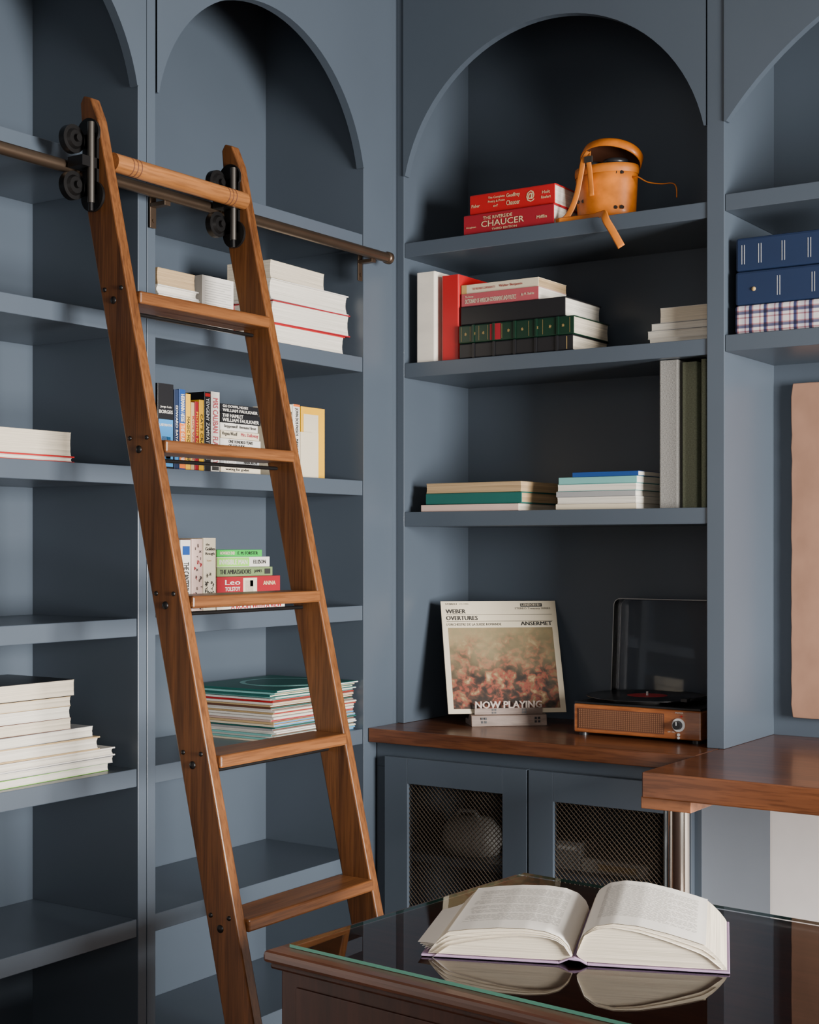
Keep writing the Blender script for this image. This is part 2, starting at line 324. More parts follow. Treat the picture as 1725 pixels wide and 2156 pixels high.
book('L',426,492,S2,.126,.03,'white','white booklet with printed paragraphs standing face out behind ladder','face',marks=lines(13,.08,.92,.35,.93,'fadeink',.28),group=g,hard=False,cat='booklet',name='booklet')
z=book('L',578,727,S2,.050,.13,'red','bottom red bound book of the tall pile right of the ladder',fore=True,pg='w',group=g)
z=book('L',577,736,z,.056,.13,'crimson','middle dark red bound book with white pages right of ladder',fore=True,pg='w',group=g,rot=-1)
z=book('L',569,736,z,.050,.13,'white','white covered thick book just below the cream paper bundle',fore=True,pg='w',group=g,rot=1)
book('L',566,687,z,.042,.13,'cream','small cream yellowed book topmost on the pile right of ladder',fore=True,pg='g',group=g,hard=False,rot=3)
g='paperbacks on the middle left shelf'
S='stand'
book('L',332,366,S3,.186,.11,'black','black paperback with blue panel at left end of paperback row',S,marks=[('^Jorge Luis',.15,.85,.71,.74,'white'),('^BORGES',.08,.92,.65,.69,'white'),(None,.42,.97,.05,.95,'sky'),('^LABYRINTHS',.1,.9,.50,.53,'white'),(None,.62,.88,.25,.8,'ink'),(None,.66,.74,.42,.62,'silver')],hard=False,group=g)
book('L',367,377,S3,.176,.11,'navy','slim navy paperback with small blue stripe beside black one',S,marks=[('EDWARD BAYARD',.2,.75,.25,.75,'white'),(None,.82,.92,.1,.9,'sky')],hard=False,group=g)
book('L',377.5,391,S3,.178,.11,'blue','blue and orange paperback with white title in the row',S,marks=[(None,.42,.98,.02,.98,'orange'),('HERMANN HESSE / THE GLASS BEAD GAME',.06,.92,.2,.8,'white')],hard=False,group=g)
book('L',391.5,402,S3,.170,.11,'yellow','yellow paperback with black lettering third spine from navy one',S,marks=[('MAGIC MOUNTAIN',.3,.9,.25,.75,'ink')],hard=False,group=g)
book('L',402.5,410,S3,.152,.11,'tan','short tan paperback between yellow and red spines',S,marks=[('Kurt Vonnegut',.2,.85,.2,.8,'red')],hard=False,group=g)
book('L',410.5,419,S3,.155,.11,'crimson','short dark red paperback in the middle of the row',S,marks=[('MOTHER NIGHT',.15,.8,.25,.75,'yellow')],hard=False,group=g)
book('L',419.5,430,S3,.160,.11,'yellow','short yellow paperback right of the dark red one',S,marks=[('CAT\'S CRADLE',.2,.8,.25,.75,'ink')],hard=False,group=g)
book('L',430.5,444,S3,.180,.11,'black','tall black paperback right of short yellow one',S,marks=[('YEVGENY ZAMYATIN  WE',.08,.85,.25,.75,'silver'),(None,.02,.06,.1,.9,'red')],hard=False,group=g)
book('L',444.5,463,S3,.182,.11,'white','tall white paperback with pink lettering at right end of row',S,marks=[('MRS CALIBAN  FLANNERY',.08,.9,.2,.8,'pink'),(None,.93,.98,.1,.9,'ink')],hard=False,group=g)
pl=[('cream','cream paperback at the very bottom of the lettered stack',.0165,[('waiting for godot',.12,.7,.25,.75,'ink')]),
('grey','grey paperback second from bottom, name in capitals at right',.021,[('Lolita',.1,.4,.2,.8,'white'),('NABOKOV',.6,.95,.3,.7,'ink')]),
('white','white paperback hidden behind the second ladder tread',.019,[]),
('white','white paperback with two line capital title in lettered stack',.023,[('ONE HUNDRED YEARS',.2,.8,.55,.88,'ink'),('OF SOLITUDE',.2,.6,.12,.45,'ink')]),
('cream','cream paperback with pink script title in lettered stack',.018,[('Virginia Woolf',.03,.42,.25,.85,'ink'),('Mrs. Dalloway',.52,.97,.25,.85,'pink')]),
('white','white paperback just below the two black spined ones',.018,[('Steppenwolf  Hermann Hesse',.1,.95,.25,.78,'ink')]),
('black','lower black paperback with white capitals near stack top',.023,[('THE HAMLET',.04,.55,.55,.9,'white'),('WILLIAM FAULKNER',.04,.95,.1,.45,'white')]),
('black','topmost black paperback with white capitals on lettered stack',.020,[('GO DOWN, MOSES',.06,.7,.55,.9,'white'),('WILLIAM FAULKNER',.06,.95,.1,.45,'white')])]
z=S3
for i,(cv,lb,h,mk) in enumerate(pl): z=book('L',464.5-(i%2),549-(i%3)*3,z,h,.11,cv,lb,marks=mk,hard=False,group=g,rot=0)
book('L',606,616.5,S3,.175,.11,'cream','slim cream paperback standing beside right ladder rail',S,marks=[('THE CRYING OF LOT',.1,.8,.25,.75,'ink')],hard=False,group=g)
book('L',617,632,S3,.177,.11,'white','white paperback with dark vertical title beside right ladder rail',S,marks=[('JOHN DOS PASSOS · MANHATTAN TRANSFER',.05,.97,.25,.75,'ink'),(None,.0,.03,.05,.95,'orange')],hard=False,group=g)
book('L',633,671,S3,.112,.02,'cream','small cream book leaning in front of the yellow cover','face',hard=False,group=g,front=.03)
book('L',634,684,S3,.178,.02,'yellow','yellow covered book standing face out at the shelf end','face',marks=[(None,.1,.72,.05,.9,'cream')],hard=False,group=g,front=.055)
g='books on the far left shelves'
z=book('L',-60,157,S3,.014,.2,'red','thin red bound book under cream one at the left frame edge',fore=True,pg='w',group=g)
book('L',-60,150,z,.048,.2,'cream','thick cream book lying on the thin red bound one',fore=True,pg='g',group=g,hard=False)
g='books on the shelf behind the third ladder tread'
book('L',381,403,S4,.165,.15,'white','white spined book with blue mark left of the patterned spines',S,marks=[(None,.08,.20,.15,.85,'blue'),('THE CANTERBURY TALES',.3,.95,.25,.75,'ink')],group=g)
def doodle(n,col='ink',v0=.08,v1=.8,u0=.45,u1=.95):
    out=[]
    for i in range(n):
        u=random.uniform(u0,u1-.05); v=random.uniform(v0,v1); out.append((random.choice(['o','*','~','S','&','x','Y','@']),u,u+random.uniform(.03,.06),v,v+random.uniform(.1,.2),col))
    return out
book('L',404,428,S4,.168,.15,'rose','pinkish book with small dark ornaments next to illustrated one',S,marks=doodle(14,'ink',.05,.8,.05,.95)+doodle(5,'crimson',.05,.8,.2,.9),group=g)
book('L',429,456,S4,.170,.15,'cream','cream book with ink illustrations beside the green paperbacks',S,marks=[('^the',.15,.45,.90,.93,'ink'),('^Golden',.12,.88,.835,.88,'ink'),('^Bough',.12,.84,.765,.81,'ink'),('^Frazer',.25,.6,.69,.71,'tan')]+doodle(22),group=g)
z=book('L',456.5,600,S4,.034,.13,'white','white paperback with red lettering at bottom of the green pile',marks=[('A ROOM WITH A VIEW',.2,.95,.2,.55,'red')],group=g,hard=False)
z=book('L',457,590,z,.048,.13,'crimson','red paperback with small picture below the green ones',marks=[(None,.4,.62,.08,.92,'cream'),(None,.43,.56,.15,.8,'brown'),('Leo',.12,.35,.6,.85,'white'),('TOLSTOY',.12,.35,.3,.5,'white'),('ANNA',.72,.92,.55,.75,'gold')],group=g,hard=False)
z=book('L',457,574,z,.0215,.13,'sage','dull green paperback third from the top of the pile',marks=[('THE AMBASSADORS',.05,.6,.25,.75,'ink'),('JAMES',.66,.8,.3,.7,'ink'),(None,.85,.96,.2,.8,'ink')],group=g,hard=False)
z=book('L',457,568,z,.024,.13,'white','white paperback with lime band second from pile top',marks=[(None,0,.6,.05,.95,'lime'),('INVISIBLE MAN',.04,.56,.25,.75,'white'),('ELLISON',.68,.92,.3,.7,'ink')],group=g,hard=False)
book('L',457,552,z,.0165,.13,'green','bright green paperback on top of the pile',marks=[('HOWARDS END',.06,.38,.28,.75,'cream'),('E. M. FORSTER',.45,.9,.28,.75,'ink')],group=g,hard=False)
g='books on the far left shelves'
z=book('L',-60,233,S5,.016,.2,'lime','yellow green edged magazine at the bottom of far left pile',fore=True,pg='w',group=g,hard=False,rot=2)
z=book('L',-60,238,z,.014,.2,'grey','thin grey covered booklet right above the yellow green magazine',fore=True,pg='w',group=g,hard=False)
z=book('L',-60,245,z,.018,.21,'white','widest white book in the far left pile',fore=True,pg='w',group=g,hard=True,rot=1)
z=book('L',-60,209,z,.028,.2,'tan','tan bound book narrower than the wide one under it, far left',fore=True,pg='w',group=g,rot=-1)
z=book('L',-60,200,z,.022,.2,'grey','grey covered thin book midway up the far left pile',fore=True,pg='w',group=g,hard=False,rot=2)
z=book('L',-60,150,z,.024,.19,'brown','brown covered book lowest of the upper half, far left pile',fore=True,pg='g',group=g,hard=False)
z=book('L',-60,146,z,.023,.19,'white','white book between two yellowed ones in far left pile',fore=True,pg='w',group=g,hard=False,rot=-1)
z=book('L',-60,149,z,.020,.19,'tan','tan edged book second from top of far left pile',fore=True,pg='g',group=g,hard=False)
book('L',-60,157,z,.034,.2,'black','dark covered thick book on top of far left pile',fore=True,pg='g',group=g,hard=False)
cols=['cream','white','tan','rose','cream','aqua','white','brown','cream','red','white','grey','teal','tan','white','orange','black']
def sleeves(px0,px1,n,label,group,front=.020,topcol=None,toplabel=None):
    z=S5
    a=onX(px0,HY,-front).y; b_=onX(px1,HY,-front).y
    for i in range(n):
        top=(i==n-1 and topcol); h=random.uniform(.0038,.0060); j=random.uniform(-.008,.006); c=topcol if top else random.choice(cols)
        W=b_-a-.008; De=.285
        r=thing('record_sleeve',toplabel if top else label,'record sleeve',(-front+j,(a+b_)/2+random.uniform(-.012,.000),z+.0003),math.pi/2+math.radians(random.uniform(-.8,.8)),None if top else group)
        prof=[(De,0),(.002,0),(0,h*.3),(0,h*.7),(.002,h),(De,h)]
        MB().prism([(y,zz*.86) for y,zz in prof],'x',-W/2,W/2).build('sleeve',c,r)
        MB().box((-W/2+.001,-.0006,h*.2),(W/2-.001,.0,h*.62)).build('spine',random.choice(['white','crimson','cream','brown','teal','tan','white','sky']) if not top else 'white',r)
        if top:
            k=MB(); k.cyl((.02,.13,h*.87),(.02,.13,h*.87+.0004),.11,n=40); k.cyl((.02,.13,h*.87+.0004),(.02,.13,h*.87+.0008),.095,n=40,mi=1); k.build('printed_circle',['aqua','teal'],r)
        z+=h
sleeves(578,752,25,'thin record sleeve in the pile behind the right ladder rail','record sleeves piled behind the ladder',topcol='teal',toplabel='teal record sleeve with pale ring topping the pile')
# ---------------------------------------------------------------- right niche
g='red books on the top shelf'
z=book('R',977,1166,2.169,.052,.17,'crimson','lower red book with large author title under its twin','lie',marks=[('THE RIVERSIDE',.22,.55,.66,.82,'gold'),('CHAUCER',.2,.68,.3,.6,'gold'),('THIRD EDITION',.32,.6,.1,.2,'gold'),('Houghton',.03,.14,.3,.40,'gold'),('Mifflin',.82,.93,.35,.5,'gold')],front=.012,group=g,pg='w')
book('R',990,1168,z,.052,.17,'red','upper bright red book lying against the leather case','lie',marks=[('Fisher',.02,.12,.35,.5,'gold'),('The Complete',.22,.42,.66,.80,'gold'),('Poetry & Prose',.22,.42,.46,.6,'gold'),('of',.28,.34,.26,.38,'gold'),('Geoffrey',.44,.6,.58,.82,'gold'),('Chaucer',.44,.6,.24,.48,'gold'),('@',.68,.77,.25,.8,'gold'),('Holt',.86,.95,.55,.7,'gold'),('Rinehart',.85,.96,.32,.45,'gold')],front=.02,group=g,pg='w')
g='books on the second shelf of the niche'
book('R',877,916,1.852,.236,.16,'plasticwrap','glossy white wrapped book standing at the niche left side','stand',front=.012,group=g,hard=True)
book('R',930,966,1.852,.222,.16,'red','tall red book standing beside the white wrapped one','stand',front=.02,group=g,pg='w')
z=book('R',968,1206,1.852,.040,.2,'black','black ribbed leather book at the bottom of the dark pile',marks=[(None,.95,.955,.1,.9,'gilt')],front=.012,group=g,ribs=5,pg='g')
z=book('R',967,1208,z,.047,.2,'bottlegreen','dark green gilt ribbed book with red spine label',marks=[(None,.28,.375,.06,.94,'crimson')]+[(None,u,u+.0018,.1,.9,'gilt') for u in (.02,.1,.18,.26,.385,.5,.62,.74,.86,.97)]+[('*',u,u+.02,.40,.58,'gilt') for u in (.05,.13,.21,.435,.555,.685,.795,.905)],front=.012,group=g,pg='g',ribs=5,)
z=book('R',971,1190,z,.050,.2,'black','smooth black thick book under the pink one',front=.02,group=g,pg='w')
z=book('R',972,1134,z,.033,.15,'pink','pink dictionary with white title below the cream book',marks=[('The Dorsey',.05,.16,.62,.82,'cream'),('DICTIONARY OF AMERICAN GOVERNMENT AND POLITICS',.05,.72,.2,.55,'cream'),('Jay M. Shafritz',.78,.95,.35,.6,'cream')],front=.025,group=g,pg='w',hard=False)
book('R',972,1134,z,.024,.15,'cream','cream paperback on top of the dark pile',marks=[('THE PRISONER\'S COMPANION TO',.15,.45,.35,.6,'pink'),('Walter Benjamin',.5,.8,.3,.65,'crimson'),(None,.0,.07,.0,1,'gilt')],front=.03,group=g,pg='t',hard=False)
g='papers at the right end of the second niche shelf'
z=book('R',1368,1500,1.852,.016,.17,'white','grey white booklet lowest at the shelf right end',fore=True,group=g,hard=False,pg='w',front=.05,cat='booklet',name='booklet')
z=book('R',1365,1505,z,.020,.17,'white','pale booklet second lowest at the shelf right end',fore=True,group=g,hard=False,pg='w',front=.06,rot=1.5,cat='booklet',name='booklet')
z=book('R',1372,1505,z,.018,.16,'grey','thin grey topped booklet third up at shelf right end',fore=True,group=g,hard=False,pg='w',front=.06,cat='booklet',name='booklet')
book('R',1390,1505,z,.036,.15,'white','white booklet on top at the shelf right end',fore=True,group=g,hard=False,pg='g',front=.06,rot=-1,cat='booklet',name='booklet')
g='large flat books on the third niche shelf'
z=book('R',887,1092,1.460,.018,.22,'rose','pinkish cream flat book under the teal one',group=g,pg='g',hard=False,front=.012)
z=book('R',897,1098,z,.030,.22,'teal','teal cloth flat book between two pale ones',group=g,pg='t',front=.015)
book('R',897,1098,z,.026,.22,'tan','worn tan flat volume on top of the teal book',group=g,pg='t',fore=True,front=.018,rot=-1,hard=False)
z=1.460
for i,(cv,h,lb,a,b_) in enumerate([('cream',.014,'cream magazine at the bottom beside the grey linen folder',1171,1340),('white',.017,'white magazine second from bottom of niche pile',1173,1340),('grey',.014,'grey backed magazine in the middle of niche pile',1172,1338),('aqua',.018,'pale aqua magazine with dark edge in niche pile',1174,1340),('aqua',.017,'aqua magazine second from top of niche pile',1176,1342),('blue',.012,'narrow blue magazine topmost of niche pile',1205,1345)]):
    z=book('R',a,b_,z,h,.2,cv,lb,fore=(i in (1,3)),group='magazines on the third niche shelf',hard=False,pg='w',front=.02+.002*i,rot=random.uniform(-1,1),cat='magazine',name='magazine')
g='linen folders at the niche right side'
book('R',1388,1428,1.460,.352,.24,'linengrey','tall grey linen volume standing at niche right side','stand',group=g,front=.035)
book('R',1436,1468,1.460,.345,.24,'linengreen','tall olive green linen volume beside grey one','stand',group=g,front=.04)
book('R',1476,1487,1.460,.350,.24,'linengreen','narrow olive linen volume partly hidden by the stile','stand',group=g,front=.045)
g='blue boxes on the right shelf'
x0=onY(1549,HY,.015).x
def binder(z,h,label,cov,front,marks,nm='binder'):
    r=thing(nm,label,nm.replace('_',' '),(x0+.16,front,z+.0004),0,g)
    MB().box((-.16,0,0),(.16,.25,h-.001)).build('cover',cov,r,bevel=.006)
    for u in marks:
        for q in (0,.006): MB().box((-.16+u+q,-.0006,.016),(-.16+u+q+.0011,0,h-.018)).build('silver_line','silver',r)
    return r
r=binder(1.856,.066,'white and navy plaid box under the two blue binders','plaid',.01,(), 'plaid_box')
r=binder(1.922,.078,'lower navy blue binder with brass stud on plaid box','navy',.012,(.10,.18)); MB().lathe([(0,.003),(.004,.0025),(.005,0)]).xf(Matrix.Translation((-.115,-.0002,.035))@Matrix.Rotation(math.pi/2,4,'X')).build('stud','gilt',r)
binder(2.0,.078,'upper navy blue binder topmost of its stack','navy',.015,(.015,.055,.11,.17))
# ---------------------------------------------------------------- binocular case
p=onY(1278,440,.10)
bc=thing('leather_case','open orange leather binocular case on the top niche shelf','case',(p.x,.10,2.1695))
pr=[(0,0),(.070,0),(.075,.003),(.0765,.03),(.080,.10),(.082,.138),(.0785,.138),(.074,.06)]
MB().lathe(pr,sx=1.0,sy=.72,n=48).build('case_body','leather',bc)
MB().lathe([(.0825,.118),(.084,.127),(.083,.139),(.080,.139)],sy=.72,n=48).build('rim','strapleather',bc)
for (sx_,zz) in ((.056,.03),(.056,.115),(-.045,.055)):
    m=MB(); yy=-.72*math.sqrt(max(0,.0795**2-sx_**2)); m.cyl((sx_-.01,yy+.001,zz),(sx_-.01,yy-.006,zz),.0045,n=12); m.build('rivet','rodmetal',bc)
    m=MB(); m.cyl((sx_+.004,yy+.006,zz),(sx_+.004,yy-.001,zz),.0045,n=12); m.build('rivet','rodmetal',bc)
TH=math.radians(-30)
M=Matrix.Translation((.008,.054,.136))@Matrix.Rotation(math.radians(6),4,'Y')@Matrix.Rotation(TH,4,'X')@Matrix.Translation((0,-.056,0))
MB().lathe([(0,.022),(.06,.021),(.075,.018),(.080,.012),(.0815,-.010),(.078,-.010)],sy=.73,n=48).xf(M).build('case_lid','leather',bc)
MB().lathe([(.0779,-.010),(.0765,.008),(.06,.016),(0,.017)],sy=.73,n=48).xf(M).build('lid_lining','brown',bc)
m=MB()
for x in (-.033,.033):
    m.lathe([(.028,.06),(.03,.11),(.03,.125),(.026,.130),(.027,.138),(.031,.140),(.031,.150),(.022,.150),(.018,.146),(0,.146)],(x,-.018,0),n=24)
m.cyl((0,-.012,.1),(0,-.012,.140),.012)
bn=thing('binoculars','black binoculars inside the orange leather case','binoculars',(p.x,.10,2.1705))
m.lathe([(0,.003),(.045,.003),(.05,.06),(0,.06)],sy=.7,n=24); m.build('barrels','black',bn)
MB().tube(smoothpath([(-.02,-.060,.172),(-.03,-.068,.150),(-.036,-.069,.12),(-.048,-.068,.07),(-.060,-.072,.035),(-.075,-.079,.010),(-.098,-.082,.004)]),.0075,n=8,flat=.13,up=(0,1,.2)).build('strap','strapleather',bc)
MB().tube(smoothpath([(-.022,-.056,.172),(-.016,-.070,.150),(-.012,-.069,.12),(-.008,-.067,.06)]),.007,n=8,flat=.13,up=(0,1,.2)).build('buckle_strap','strapleather',bc)
bx((-.026,-.072,.142),(-.004,-.068,.158)).build('buckle','rodmetal',bc,bevel=.001)
MB().tube(smoothpath([(-.09,-.088,.004),(-.04,-.076,.006),(.0,-.080,.005),(.03,-.095,.005),(.045,-.108,.002),(.057,-.118,-.018),(.074,-.119,-.045),(.096,-.116,-.085)]),.0095,n=8,flat=.13,up=(0,1,-.3)).build('strap','strapleather',bc)
MB().tube(smoothpath([(.07,-.01,.10),(.09,-.02,.104),(.12,-.02,.086),(.155,-.02,.077),(.185,-.02,.074),(.195,-.02,.062),(.196,-.02,.038)]),.0017,n=6).build('cord','strapleather',bc)
# ---------------------------------------------------------------- record sleeve on its stand
th=math.radians(42); wz=.9027; U=(1,0,0); V=(0,0,1)
st=thing('display_stand','wooden now playing record stand on the brown worktop','record stand',(.265,.125,wz),th)
m=MB(); m.prism([(-.03,0),(.06,0),(.06,.014),(.02,.014),(.008,.03),(-.012,.03),(-.024,.028)],'x',-.1,.1); m.build('base','walnut',st,bevel=.0015)
m=MB(); m.box((-.09,-.019,.030),(.09,-.013,.046)); m.build('lip','walnut',st)
k=MB(); k.text('NOW PLAYING',(-.088,-.0200,.046),U,V,.176,.018,bold=.018); fr_=[list(f) for f in k.f]; v2=[v+Vector((0,.006,0)) for v in k.v]; k.add(v2,fr_); k.build('lettering','letterwood',st)
m=MB()
for x in (-.075,.067):
    for q in (0,.009):
        for w_ in (0,.009): m.box((x+q,-.0285,.008+w_),(x+q+.006,-.0265,.014+w_))
for x in (-.045,.035):
    for q in (0,.007):
        for w_ in (0,.007): m.box((x+q,-.0195,.032+w_),(x+q+.005,-.0188,.037+w_))
m.build('square_mark','black',st)
m=MB(); m.box((-.05,-.003,0),(.05,.003,.16)); m.xf(Matrix.Translation((0,.025,.012))@Matrix.Rotation(math.radians(-24),4,'X')); m.build('back_rest','walnut',st)
sl=thing('record_sleeve','cream record sleeve with painting and bold title on wooden stand','record sleeve',(.265,.125,wz+.0305),th)
M=Matrix.Translation((0,-.004,0))@Matrix.Rotation(math.radians(-24),4,'X')
MB().box((-.1575,-.004,0),(.1575,0,.315)).xf(M).build('sleeve','cream',sl,bevel=.001)
MB().box((-.142,-.0046,.012),(.142,-.0041,.238)).xf(M).build('cover_picture','picture',sl)
k=MB()
def tx(s,u,v,w,h,b=.035): k.text(s,(-.1575+u*.315,-.0048,v*.315),U,V,w*.315,h*.315,bold=b)
tx('STEREO',.04,.965,.10,.014); tx('STS 15056',.16,.967,.08,.010,0)
tx('WEBER',.04,.885,.17,.038); tx('OVERTURES',.04,.825,.27,.038); tx("L'ORCHESTRE DE LA SUISSE ROMANDE",.04,.775,.47,.022,.01); tx('ANSERMET',.68,.773,.27,.036)
tx('STEREO Treasury SERIES',.64,.915,.31,.022,.005)
for v in (.872,.812): k.box((-.1575+.013,-.0046,v*.315),(.1575-.013,-.0043,v*.315+.001))
k.box((-.1575+.69*.315,-.0045,.945*.315),(-.1575+.88*.315,-.0042,.975*.315)); 
k.xf(M).build('printed_title','ink',sl)
k=MB(); k.text('LONDON ffrr',(-.1575+.70*.315,-.0050,.951*.315),U,V,.17*.315,.018*.315); k.xf(M).build('printed_logo','cream',sl)
# ---------------------------------------------------------------- record player
rp=thing('record_player','wooden record player with open clear lid on brown worktop','record player',(.672,.04,wz))
m=MB(); m.box((-.168,0,.008),(.168,.255,.078)); m.build('body','playerwood',rp,bevel=.004)
MB().box((-.166,.002,.079),(.166,.253,.083)).build('deck','black',rp)
m=MB(); m.box((-.155,-.0015,.018),(.075,.0005,.068)); m.build('speaker_grille','brown',rp)
m=MB()
for i in range(46):
    for j in range(10): x=-.152+i*.0049; z_=.021+j*.0046; m.box((x,-.0024,z_),(x+.0032,-.0015,z_+.003))
m.build('grille_weave','grille',rp)
m=MB(); m.cyl((.112,0,.043),(.112,-.004,.043),.016,mi=0); m.cyl((.112,-.004,.043),(.112,-.016,.043),.011,.0095,mi=1); m.box((.111,-.0165,.043),(.113,-.0155,.052)); m.build('volume_knob',['silver','black'],rp)
k=MB()
k.text('POWER',(.104,-.0008,.070),U,V,.02,.0035); k.text('OFF  VOL',(.084,-.0008,.024),U,V,.018,.003)
k.build('printed_label','white',rp)
MB().cyl((.119,0,.064),(.119,-.002,.064),.0022,n=12).build('power_light','red',rp)
MB().cyl((.112,0,.020),(.112,-.003,.020),.0035,n=14).build('socket','silver',rp)
MB().cyl((.112,0,.0125),(.112,-.003,.0125),.003,n=14).build('socket','silver',rp)
for x in (-.15,.15):
    for y in (.02,.235): MB().cyl((x,y,0),(x,y,.009),.012,n=16).build('foot','black',rp)
cy=.125; cxr=-.027
MB().cyl((cxr,cy,.083),(cxr,cy,.093),.098,n=48).build('platter','blackmetal',rp)
MB().lathe([(0,.002),(.018,.003),(.02,0)],(.135,.19,.083)).build('tonearm_base','silver',rp)
MB().tube([(.135,.20,.1),(.137,.12,.102),(.132,.06,.1),(.118,.035,.098)],.0035).build('tonearm','black',rp)
MB().box((.108,.02,.096),(.124,.046,.103)).build('cartridge','black',rp)
MB().cyl((cxr,cy,.093),(cxr,cy,.105),.0028,n=10).build('spindle','silver',rp)
LM=Matrix.Translation((0,0,.084))@Matrix.Translation((0,.25,0))@Matrix.Rotation(math.radians(-4),4,'X')@Matrix.Translation((0,-.25,0))
def rr(x0,x1,z0,z1,r,n=6):
    o=[(x0,z0)]
    for k in range(n+1): t=math.pi-math.pi/2*k/n; o.append((x0+r+r*math.cos(t),z1-r+r*math.sin(t)))
    for k in range(n+1): t=math.pi/2-math.pi/2*k/n; o.append((x1-r+r*math.cos(t),z1-r+r*math.sin(t)))
    return o+[(x1,z0)]
lid=MB(); oc=rr(-.166,.166,0,.245,.018); lid.prism(oc,'y',.248,.2505)
n_=len(oc); inn=rr(-.1638,.1638,0,.2428,.016)
vs=[]
for (a_,b_) in zip(oc,inn): vs+=[(a_[0],.205,a_[1]),(b_[0],.205,b_[1]),(a_[0],.248,a_[1]),(b_[0],.248,b_[1])]
lid.add(vs,[f for i in range(n_-1) for f in ((4*i,4*i+4,4*i+6,4*i+2),(4*i+1,4*i+3,4*i+7,4*i+5),(4*i,4*i+1,4*i+5,4*i+4))])
lid.xf(LM); lid.build('lid','acrylic',rp)
fr=MB(); fr.tube([(x,.205,z) for x,z in oc],.0009,n=6,up=(0,1,0)); fr.xf(LM); fr.build('lid_edge','silver',rp)
fr=MB(); fr.tube([(x,.250,z) for x,z in oc],.0009,n=6,up=(0,1,0)); fr.xf(LM); fr.build('lid_edge','silver',rp)
rc=thing('vinyl_record','black vinyl record with red label on the record player','record',(.672+cxr,.04+cy,wz+.0935))
m=MB(); m.lathe([(.0035,0),(.151,0),(.1515,.001),(.150,.002)]+[(r_/1000,.0018+(.0003 if r_%4 else 0)) for r_ in range(148,54,-2)]+[(.052,.0018),(.0035,.0018)],n=72); m.build('disc','vinyl',rc)
MB().lathe([(.0035,.0021),(.05,.0021)],n=48).build('centre_label','red',rc)
# ---------------------------------------------------------------- ladder
def xc(z): return .09+(2.11-z)*.232
YL,YR=-1.167,-.7486
ld=thing('library_ladder','tall wooden rolling library ladder leaning on the left bookcase','ladder',(xc(0),(YL+YR)/2,0))
hw=.036
for y in (YL,YR):
    pts=[(xc(0)-hw,0.002),(xc(0)+hw,0.002),(xc(2.2)+hw,2.2),(xc(2.245)+.026,2.245),(.064,2.252),(.055,2.238),(xc(2.02)-hw,2.02)]
    MB().prism(pts[::-1],'y',y-.0125,y+.0125).build('rail','lad_v',ld,True,.003)
TZ=[1.862,1.572,1.277,.983,.690,.397,.104]
for z in TZ:
    c=xc(z)
    MB().box((c-.043,YL+.0125,z-.024),(c+.046,YR-.0125,z)).build('tread','lad_y',ld,True,.004)
    MB().cyl((c-.005,YL+.0125,z-.036),(c-.005,YR-.0125,z-.036),.004,n=10).build('tie_rod','blackmetal',ld,True)
    for dx,dz,r_ in ((-.024,.004,.0045),(.020,.004,.0045),(-.001,-.018,.0075)):
        m=MB(); yy=YL-.0125
        m.lathe([(0,.004),(r_*.6,.0035),(r_,.001),(r_,0)],n=16).xf(Matrix.Translation((c+dx,yy,z+dz))@Matrix.Rotation(math.pi/2,4,'X')); m.build('bolt','blackmetal',ld,True)
rung=MB().cyl((.118,YL+.0125,2.12),(.118,YR-.0125,2.12),.0185,n=36).build('rung','dowel',ld,True)
for y in (YL+.055,YL+.066,YL+.077,YR-.055,YR-.066,YR-.077): MB().cyl((.118,y-.0012,2.12),(.118,y+.0012,2.12),.0189,n=36,caps=False).build('turned_ring','brown',ld,True)
for y in (YL,YR):
    y0=y-.0125; zc=2.112; x=.088
    m=MB()
    for dz in (-.062,.062): m.cyl((x-dz*.1,y0-.006,zc+dz),(x-dz*.1,y0,zc+dz),.030,n=28)
    m.box((x-.020,y0-.006,zc-.06),(x+.020,y0,zc+.06)); m.build('bracket_plate','blackmetal',ld,True)
    for dz in (-.045,.045):
        w_=MB(); w_.cyl((.066,y0-.038,zc+dz),(.080,y0-.038,zc+dz),.0275,n=30); w_.cyl((.080,y0-.038,zc+dz),(.086,y0-.038,zc+dz),.020,.016,n=30); w_.cyl((.086,y0-.038,zc+dz),(.094,y0-.038,zc+dz),.007,n=16)
        w_.build('wheel','blackmetal',ld,True,.002)
    MB().cyl((.104,y0-.018,zc-.078),(.104,y0-.018,zc+.078),.0068,n=18).build('guide_pin','rodmetal',ld,True)
    MB().cyl((.104,y0-.018,zc-.094),(.104,y0-.018,zc-.078),.005,n=14).build('pin_end','blackmetal',ld,True)
    bx((.068,y0-.044,zc-.010),(.108,y0,zc+.010)).build('axle_arm','blackmetal',ld,True)
lr=thing('ladder_rail','dark bronze ladder rail running across the left bookcases','rail',(.05,-.9,2.109))
m=MB(); m.cyl((.05,-1.74,2.109),(.05,-.118,2.109),.0125,n=28); m.build('tube','bronze',lr,True)
MB().lathe([(0,.020),(.010,.019),(.0155,.014),(.0155,.002),(.0125,0)],n=28).xf(Matrix.Translation((.05,-.12,2.109))@Matrix.Rotation(-math.pi/2,4,'X')).build('end_cap','bronze',lr,True)
for y in (-.926,-.175):
    m=MB(); m.box((.0045,y-.009,2.045),(.0085,y+.009,2.115)); m.box((.0085,y-.009,2.088),(.05,y+.009,2.097)); m.cyl((.007,y,2.06),(.011,y,2.06),.004,n=10); m.build('bracket','bronze',lr,True,.001)
